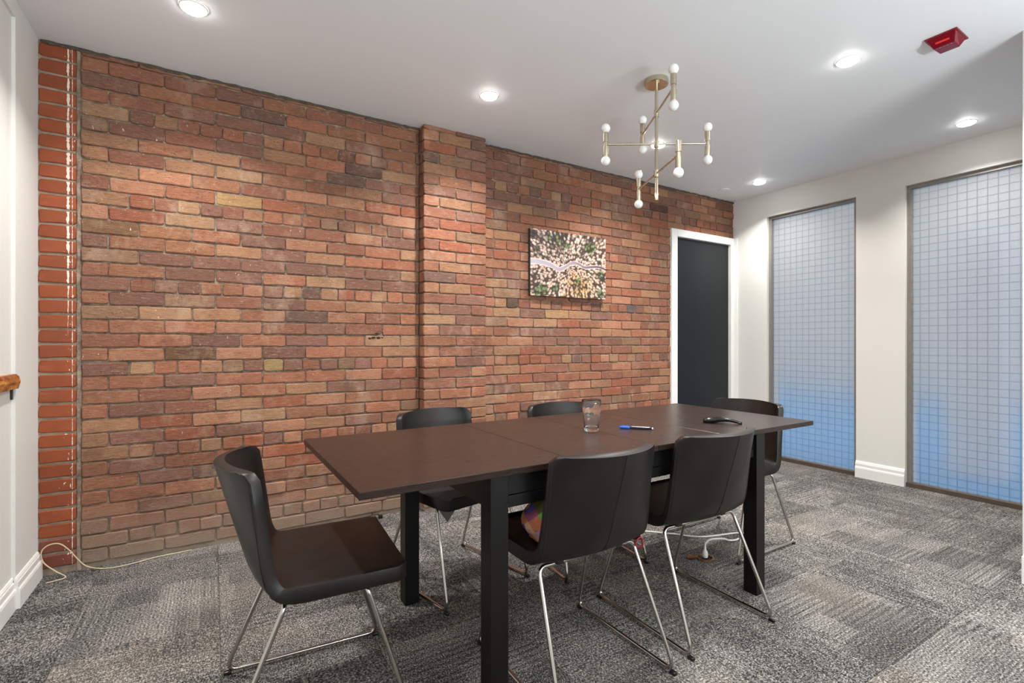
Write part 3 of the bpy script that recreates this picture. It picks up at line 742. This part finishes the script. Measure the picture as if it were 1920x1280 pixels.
for i, (y0, y1, x0, x1) in enumerate(((-.028, -.022, -.003, -.0015), (-.028, -.0265, -.003, .003), (-.016, -.008, -.0015, -.0005), (-.016, -.008, .0015, .0025), (-.005, .006, 0, .001), (.010, .018, -.002, -.001), (.010, .011, -.002, .003), (.018, .019, -.002, .003), (.024, .030, -.002, -.001))):
    add_box(bm, (x0, y0, -.0003), (x1, y1, .0003))
mk = from_bm('printed_marks', bm, M['ink_white'], al); mk.location = (-.022, 0, -.0424)

# ---------------------------------------------------------------- table
TX, TY, TL, TW, TH = 1.409, 1.701, 2.192, 0.826, 0.74
tb = thing('dining_table', 'long black-brown extended table with square legs in the middle of the room', 'table', (TX, TY, 0), 0.0115)
S = [-TL/2, -0.406, 0.006, 0.404, TL/2]
for i, nm in enumerate(('tabletop', 'extension_leaf', 'extension_leaf', 'tabletop')):
    box(nm, (S[i]+(0.0012 if i else 0), -TW/2, TH-0.021), (S[i+1]-(0.0012 if i < 3 else 0), TW/2, TH), M['table'], tb, 0.0012, 1)
lx, ly, lw = TL/2-0.39, TW/2-0.012, 0.063
for sx in (-1, 1):
    for sy in (-1, 1):
        x0, x1 = sorted((sx*lx, sx*(lx-lw))); y0, y1 = sorted((sy*ly, sy*(ly-lw)))
        box('leg', (x0, y0, 0), (x1, y1, TH-0.021), M['legs'], tb, 0.002)
for sy in (-1, 1):
    y0, y1 = sorted((sy*(ly-.012), sy*(ly-.034)))
    box('apron', (-lx+lw, y0, 0.654), (lx-lw, y1, TH-0.021), M['legs'], tb, 0.001)
    box('apron_rail', (-lx+lw, y0, 0.614), (lx-lw, y1, 0.650), M['legs'], tb, 0.001)
for sx in (-1, 1):
    x0, x1 = sorted((sx*(lx-.012), sx*(lx-.034)))
    box('end_apron', (x0, -ly+lw, 0.614), (x1, ly-lw, TH-0.05), M['legs'], tb, 0.001)
    for sy in (-1, 1):
        box('slide_stop', (sx*(TL/2-.030)-.016, sy*.27-.020, TH-0.035), (sx*(TL/2-.030)+.010, sy*.27+.020, TH-0.021), M['blackplastic'], tb, 0.003)
        y0, y1 = sorted((sy*.262, sy*.29)); x0, x1 = sorted((sx*.3, sx*(TL/2-.12)))
        box('slide_rail', (x0, y0, TH-0.05), (x1, y1, TH-0.021), M['legs'], tb, 0.001)

# ---------------------------------------------------------------- chairs
PC = [(.250, .424), (.245, .417), (.18, .415), (.06, .413), (-.04, .412), (-.105, .418), (-.145, .436), (-.170, .468), (-.188, .515), (-.207, .58), (-.236, .68), (-.2585, .762), (-.262, .775)]
PE = [(.250, .424), (.245, .417), (.18, .416), (.06, .415), (-.03, .414), (-.078, .420), (-.108, .437), (-.124, .468), (-.133, .515), (-.141, .58), (-.153, .68), (-.165, .762), (-.167, .775)]
def interp(P, u):
    n = len(P)-1; f = min(max(u, 0), 1)*n; i = min(int(f), n-1); t = f-i
    a, b, c, d = P[max(i-1, 0)], P[i], P[i+1], P[min(i+2, n)]
    return tuple(0.5*((2*b[k])+(c[k]-a[k])*t+(2*a[k]-5*b[k]+4*c[k]-d[k])*t*t+(3*b[k]-a[k]-3*c[k]+d[k])*t**3) for k in range(2))
def shell_raw(u, v):
    cx, cz = interp(PC, u); ex, ez = interp(PE, u); w = abs(v)**2.1
    hw = 0.236-0.012*max(0, (u-.55)/.45)
    return Vector((cx+(ex-cx)*w, v*hw, cz+(ez-cz)*w))
def shell_pt(u, v):
    p = shell_raw(u, v); c = interp(PC, u); hw0 = 0.236-0.012*max(0, (u-.55)/.45); hw = hw0
    # rounded outer corners at the seat front and the top of the back
    for q, rad in ((PC[0], .035), (PC[-1], .028)):
        dd = math.hypot(c[0]-q[0], c[1]-q[1])
        if dd < rad: hw -= rad-sqrt(max(0, rad*rad-(rad-dd)**2))
    q = shell_raw(u, v*hw/hw0); return q
def shell_grid(us, vs):
    O, I = [], []
    for u in us:
        ro, ri = [], []
        for v in vs:
            p = shell_pt(u, v); e = 4e-3; uu = min(max(u, .10), .95); vv = v*.85
            du = shell_raw(uu+e, vv)-shell_raw(uu-e, vv); dv = shell_raw(uu, vv+e)-shell_raw(uu, vv-e)
            nn = dv.cross(du).normalized()
            th = 0.044 if u < .35 else (0.044-0.016*min(1, (u-.35)/.3))
            ro.append(p); ri.append(p+nn*th)
        O.append(ro); I.append(ri)
    return O, I
US = [0, .006, .02, .04, .07, .12, .2, .28, .34, .38, .42, .46, .5, .54, .58, .62, .66, .72, .78, .84, .9, .94, .965, .98, .99, .996, 1.0]
VS = [-1+2*i/18 for i in range(19)]
USPLIT = 0.5
def shell_part(name, us, parent, open_end):
    O, I = shell_grid(us, VS); bm = bmesh.new()
    o = [[bm.verts.new(p) for p in r_] for r_ in O]; i_ = [[bm.verts.new(p) for p in r_] for r_ in I]
    nu, nv = len(us), len(VS)
    for a in range(nu-1):
        for b in range(nv-1):
            bm.faces.new((o[a][b], o[a+1][b], o[a+1][b+1], o[a][b+1])); bm.faces.new((i_[a][b], i_[a][b+1], i_[a+1][b+1], i_[a+1][b]))
        for b in (0, nv-1): bm.faces.new((o[a][b], i_[a][b], i_[a+1][b], o[a+1][b]))
    for a, e in ((0, 'start'), (nu-1, 'end')):
        if e == open_end: continue
        for b in range(nv-1): bm.faces.new((o[a][b], i_[a][b], i_[a][b+1], o[a][b+1]))
    bmesh.ops.recalc_face_normals(bm, faces=bm.faces)
    sharp = [ed for ed in bm.edges if len(ed.link_faces) == 2 and ed.calc_face_angle(0) > radians(50)]
    bmesh.ops.bevel(bm, geom=sharp, offset=.0055, segments=2, profile=.5, affect='EDGES', clamp_overlap=True)
    ob = from_bm(name, bm, M['leather'], parent, True)
    return ob
def rim_path(side):
    """line of stitching round the rim of the back, on the rear face"""
    P = [shell_pt(u, -0.955) for u in (.5, .6, .7, .8, .9, .965)]
    P += [shell_pt(.978, v) for v in (-.85, -.6, -.3, 0, .3, .6, .85)]
    P += [shell_pt(u, .955) for u in (.965, .9, .8, .7, .6, .5)]
    return P
CHG = 'black leather chairs with chrome sled legs'
def make_chair(label):
    t = thing('dining_chair', label, 'chair', group=CHG)
    shell_part('seat', [u for u in US if u <= USPLIT], t, 'end')
    bk = shell_part('backrest', [u for u in US if u >= USPLIT], t, 'start')
    off = Vector((-.0004, 0, 0))
    tube('seam', [shell_pt(u, .012*sin(u*6))+off for u in [.52+.45*i/16 for i in range(17)]], .0013, M['stitch'], bk, 6)
    tube('edge_stitching', [p+Vector((-.0006, 0, 0)) for p in spline(rim_path(1), 3)], .0013, M['stitch'], bk, 6)
    for s in (-1, 1):
        sl = bpy.data.objects.new('sled', None)
        top = .416-.008
        path = [(-.080, s*.08, top-.002), (-.080, s*.206, top-.002), (-.245, s*.238, .0135), (.262, s*.238, .0135), (.137, s*.206, top), (.137, s*.08, top)]
        sl = tube('sled', fillet(path, .030, 7), .0072, M['chrome'], t, 12)
        for xx in (-.238, .255):
            dd = 1 if xx > 0 else -1
            bm = bmesh.new(); add_box(bm, (xx-.012, s*.238-.0075, 0), (xx+.012, s*.238+.0075, .012), .003)
            from_bm('foot_glide', bm, M['blackplastic'], sl)
    tube('cross_bar', [(-.080, -.081, top-.002), (-.080, .081, top-.002)], .0072, M['chrome'], t, 12)
    tube('cross_bar', [(.137, -.081, top), (.137, .081, top)], .0072, M['chrome'], t, 12)
    for s in (-1, 1):
        for xx in (-.080, .137): box('mounting_pad', (xx-.016, s*.13-.013, top-.004), (xx+.016, s*.13+.013, .417), M['blackplastic'], t, .002)
    return t
def copy_tree(o, parent=None):
    c = o.copy(); COL.objects.link(c)
    if parent is not None: c.parent = parent
    for ch_ in list(o.children): copy_tree(ch_, c)
    return c
chairs = [  # x, y, heading of the sitter in degrees
    (0.263, 1.673, -4.0, 'black leather chair alone at the left head of the table, facing right'),
    (1.092, 1.382, 90.5, 'black leather chair seen from behind with a checked bag on its seat'),
    (1.690, 1.400, 89.0, 'black leather chair seen from behind, in front of the white floor cable'),
    (1.000, 2.182, -77.2, 'black leather chair across the table in front of the brick pilaster'),
    (1.672, 2.070, -95.0, 'black leather chair across the table, behind the drinking glass'),
    (2.530, 1.780, 180.0, 'black leather chair at the far table end before the frosted window')]
proto = make_chair(chairs[0][3])
CH = []
for i, (x, y, a, lab) in enumerate(chairs):
    c = proto if i == 0 else copy_tree(proto)
    c.location = (x, y, 0); c.rotation_euler = (0, 0, radians(a)); c['label'] = lab; CH.append(c)
# tags hanging below two of the seats
o = box('care_label', (-.0006, -.055, -.020), (.0006, .055, 0), M['label_white'], CH[1], 0); o.location = (-.06, 0.0, .4085); o['label'] = 'white paper label under the seat'
bm = bmesh.new(); A = [bm.verts.new((x, y, z)) for x in (-.0005, .0005) for y, z in ((-.05, .012), (.05, .012), (-.008, -.046))]
for f in ((0, 1, 2), (5, 4, 3), (0, 3, 4, 1), (1, 4, 5, 2), (2, 5, 3, 0)): bm.faces.new([A[q] for q in f])
o = from_bm('hanging_flap', bm, M['label_grey'], CH[3]); o.location = (.185, -.175, .396); o['label'] = 'grey triangular flap below the front edge'

# ---------------------------------------------------------------- things on the table and chair
gz = TH
def grf(rmax, rmin):
    def f(r_, z, a):
        if .014 < z < .088 and r_ > .0: return r_*(1-.022*abs(cos(5*a))**.6*(1 if r_ > .027 else 0))
        return r_
    return f
gl = lathe('drinking_glass', [(0.0, 0.0), (.0285, 0.0), (.0305, .002), (.0315, .010), (.0335, .030), (.0362, .060), (.0385, .086), (.0400, .092), (.0408, .110), (.0418, .133), (.0410, .1345), (.0396, .133), (.0384, .108), (.0366, .088), (.0338, .058), (.0305, .022), (.0270, .0145), (0.0, .0135)], M['glass'], None, 60, rfun=grf(0, 0))
setloc(gl, (1.402, 1.651, gz+.0003)); tag(gl, 'clear faceted empty drinking glass standing on the table', 'glass')

pn = thing('pen', 'pen with blue cap and dark barrel lying on the table', 'pen', (1.595, 1.580, gz+.0062), math.atan2(1.528-1.631, 1.642-1.548))
RX = Matrix.Rotation(pi/2, 4, 'Y')
lathe('barrel', [(0.0, -.026), (.0050, -.026), (.0056, -.01), (.0056, .050), (.0050, .066), (.0040, .069), (0.0, .0695)], M['pen_navy'], pn, 20, RX)
lathe('cap', [(0.0, -.071), (.0030, -.0705), (.0052, -.066), (.0061, -.058), (.0061, -.026), (.0057, -.0255)], M['pen_blue'], pn, 20, RX)
o = box('clip', (-.066, -.0014, .0058), (-.030, .0014, .0076), M['pen_blue'], pn, .0005)
o = box('label_strip', (-.018, -.0022, .0042), (.060, .0022, .0061), M['pen_white'], pn, .0015)
lathe('end_plug', [(.0042, .0665), (.0043, .072), (.003, .074), (0, .0742)], M['pen_white'], pn, 16, RX)

rm = thing('presenter_remote', 'black curved remote lying beyond the front chairs on the table', 'remote', (2.060, 1.482, gz), math.atan2(1.423-1.542, 2.114-2.006))
bm = bmesh.new(); N = 20; rings = []
for i in range(N+1):
    t = i/N; x = -.085+.17*t
    zt = .018+.012*sin(pi*min(1, t*1.05))**.8-.007*max(0, t-.55)/.45; zb = max(.0, .009*sin(pi*min(max((t-.28)/.66, 0), 1)))
    if t > .93: zb = 0
    hw = .019*(1-.35*t)*min(1, sqrt(max(0.02, 1-((t-.5)/.52)**8)))
    ring = []
    for k_ in range(12):
        a = 2*pi*k_/12; ca, sa = cos(a), sin(a)
        ring.append(bm.verts.new((x, hw*math.copysign(abs(ca)**.6, ca), (zt+zb)/2+(zt-zb)/2*math.copysign(abs(sa)**.7, sa))))
    rings.append(ring)
for a, b in zip(rings, rings[1:]):
    for k_ in range(12): bm.faces.new((a[k_], a[(k_+1) % 12], b[(k_+1) % 12], b[k_]))
bm.faces.new(list(reversed(rings[0]))); bm.faces.new(rings[-1]); bmesh.ops.recalc_face_normals(bm, faces=bm.faces)
from_bm('body', bm, M['gloss_black'], rm, True)
for i, xx in enumerate((-.018, .0, .016)):
    bt = sphere('button', .005, M['blackplastic'], rm, 12, Matrix.Diagonal((1, 1, .45, 1))); bt.location = (xx, 0, .030-.0012*i)

# canvas print on the bricks of the right bay
cv_ = thing('wall_canvas', 'canvas print of a road winding through pale autumn woods, on the brick wall', 'picture', (2.073, W-.036, 1.484))
bm = bmesh.new(); add_box(bm, (0, 0, 0), (.76, .030, .515), .0015, 1)
fr = from_bm('stretched_canvas', bm, simple('dark_canvas_edge', srgb(44, 38, 34), .8, nscale=60), cv_)
bm = bmesh.new(); add_box(bm, (.0012, -.0012, .0012), (.7588, .0004, .5138)); from_bm('print', bm, M['art'], cv_)
for xx in (.12, .62): box('hanging_cleat', (xx, .028, .44), (xx+.03, .046, .47), M['legs'], cv_)

# checked bag on the second chair
bm = bmesh.new(); bmesh.ops.create_icosphere(bm, subdivisions=4, radius=1.0)
from mathutils import noise as mn
for v in bm.verts:
    p = v.co.copy(); n1 = mn.noise(p*1.6+Vector((3, 1, 7))); n2 = mn.noise(p*4.0+Vector((1, 9, 2))); n3 = abs(mn.noise(p*3.0+Vector((5, 5, 5))))
    s = 1+.20*n1+.07*n2-.12*n3
    q = Vector((p.x*.100*s, p.y*.095*s, p.z*.092*s))
    if p.z > .2: q.x *= 1-.35*(p.z-.2); q.y *= 1-.35*(p.z-.2)
    q.z = max(q.z, -.062); v.co = q
bg_ = from_bm('checked_bag', bm, M['check'], None, False); setloc(bg_, (.985, 1.372, .462+.063)); tag(bg_, 'crumpled multicoloured checked cloth bag on a chair seat', 'bag')
rc = tube('red_cord', [(.016*cos(2*pi*i/20), .005*sin(4*pi*i/20), .018*sin(2*pi*i/20)) for i in range(20)], .0028, M['red_cord'], None, 8, closed=True)
setloc(rc, (1.296, 1.268, .412), (0.15, 0, radians(-20))); tag(rc, 'small red cord loop hanging round a chrome chair leg under the seat', 'cord')

# ---------------------------------------------------------------- floor: outlet, cables, bracket
ot = thing('floor_outlet', 'round brass floor outlet with lifted lid in the carpet', 'outlet', (2.187, 1.675, 0.0))
lathe('rim', [(.033, .001), (.045, .001), (.0475, .003), (.0465, .008), (.044, .0095), (.036, .0095), (.034, .002)], M['floor_brass'], ot, 40, cap=False)
lathe('socket_face', [(0, .0025), (.0345, .0025), (.0345, .0015), (0, .0015)], M['blackplastic'], ot, 32)
lid = lathe('lid', [(0, 0), (.024, 0), (.026, .0015), (.026, .004), (.024, .0055), (0, .0055)], M['floor_brass'], ot, 32)
lid.location = (-.056, .038, .0045); lid.rotation_euler = (radians(-6), radians(-8), 0)
pc = thing('power_cable', 'white power cable plugged into the brass floor outlet', 'cable', (2.187, 1.675, 0.008))
lathe('plug', [(0, 0), (.0125, 0), (.0145, .004), (.0150, .018), (.0120, .030), (.0062, .040), (.0052, .054), (0, .055)], M['white_plastic'], pc, 20)
cab = [(0, 0, .05), (.003, -.001, .070), (.022, -.010, .088), (.055, -.020, .090), (.11, -.015, .078), (.18, .012, .052), (.26, .045, .018), (.34, .062, -.003), (.42, .066, -.003), (.468, .085, -.003), (.45, .118, -.003), (.36, .145, -.003), (.29, .163, -.003), (.22, .19, -.003), (.165, .235, -.003), (.13, .285, -.003), (.07, .345, -.003), (.035, .385, -.003), (-.05, .46, -.003), (-.18, .52, -.003), (-.34, .56, -.003)]
tube('cord', spline(cab, 6), .0048, M['white_plastic'], pc, 10)

wcd = tube('phone_cord', spline([(-.665, 3.085, .004), (-.60, 3.108, .006), (-.64, 3.140, .03), (-.688, 3.160, .075), (-.698, 3.164, .125), (-.676, 3.168, .152), (-.636, 3.170, .152), (-.60, 3.170, .115), (-.565, 3.168, .060), (-.53, 3.160, .022), (-.47, 3.140, .005), (-.40, 3.125, .004), (-.32, 3.142, .004), (-.25, 3.163, .004), (-.17, 3.168, .004), (-.10, 3.175, .004)], 6), .0028, M['beige_plastic'], None, 8)
tag(wcd, 'thin beige cord looping up the red corner bricks from the carpet', 'cord')
wb_ = thing('wire_bracket', 'small black wire bracket lying at the foot of the brick wall', 'bracket', (.865, 3.140, 0))
tube('rod', [(-.10, .005, .020), (-.03, .01, .022), (.03, .0, .03), (.05, -.005, .018)], .004, M['blackplastic'], wb_, 8)
tube('prong', [(.0, .004, .024), (.0, .004, .046)], .003, M['blackplastic'], wb_, 8)
box('clip', (.038, -.018, 0), (.062, .006, .022), M['blackplastic'], wb_, .003)

# ---------------------------------------------------------------- live edge ledge on the left wall
bm = bmesh.new(); N = 36; ya, yb = 1.3, 2.873; XW = XL-0.011
rl = random.Random(11); rings = []
for i in range(N+1):
    y = ya+(yb-ya)*i/N; w_ = mn.noise(Vector((y*7, 0, 3))); w2_ = mn.noise(Vector((y*17, 4, 3)))
    xf = -.694+.007*w_+.003*w2_
    if i > N-3: xf -= .0015*(i-N+3)
    rings.append([bm.verts.new(p) for p in ((XW, y, .937), (xf-.006, y, .930+.003*w2_), (xf-.004, y, .942), (xf, y, .958+.006*w_), (xf-.005, y, .978), (xf-.014, y, .989), (XW, y, .990))])
for a, b in zip(rings, rings[1:]):
    for k_ in range(7): bm.faces.new((a[k_], a[(k_+1) % 7], b[(k_+1) % 7], b[k_]))
bm.faces.new(rings[-1]); bm.faces.new(list(reversed(rings[0]))); bmesh.ops.recalc_face_normals(bm, faces=bm.faces)
lg = thing('live_edge_shelf', 'live-edge wooden shelf fixed to the white left wall', 'shelf', (0, 0, 0))
from_bm('slab', bm, M['live'], lg)
box('bracket', (XW, 2.858, .882), (XW+.006, 2.873, .934), M['blackplastic'], lg, .001)
box('bracket_arm', (XW, 2.858, .928), (XW+.022, 2.873, .934), M['blackplastic'], lg, .001)
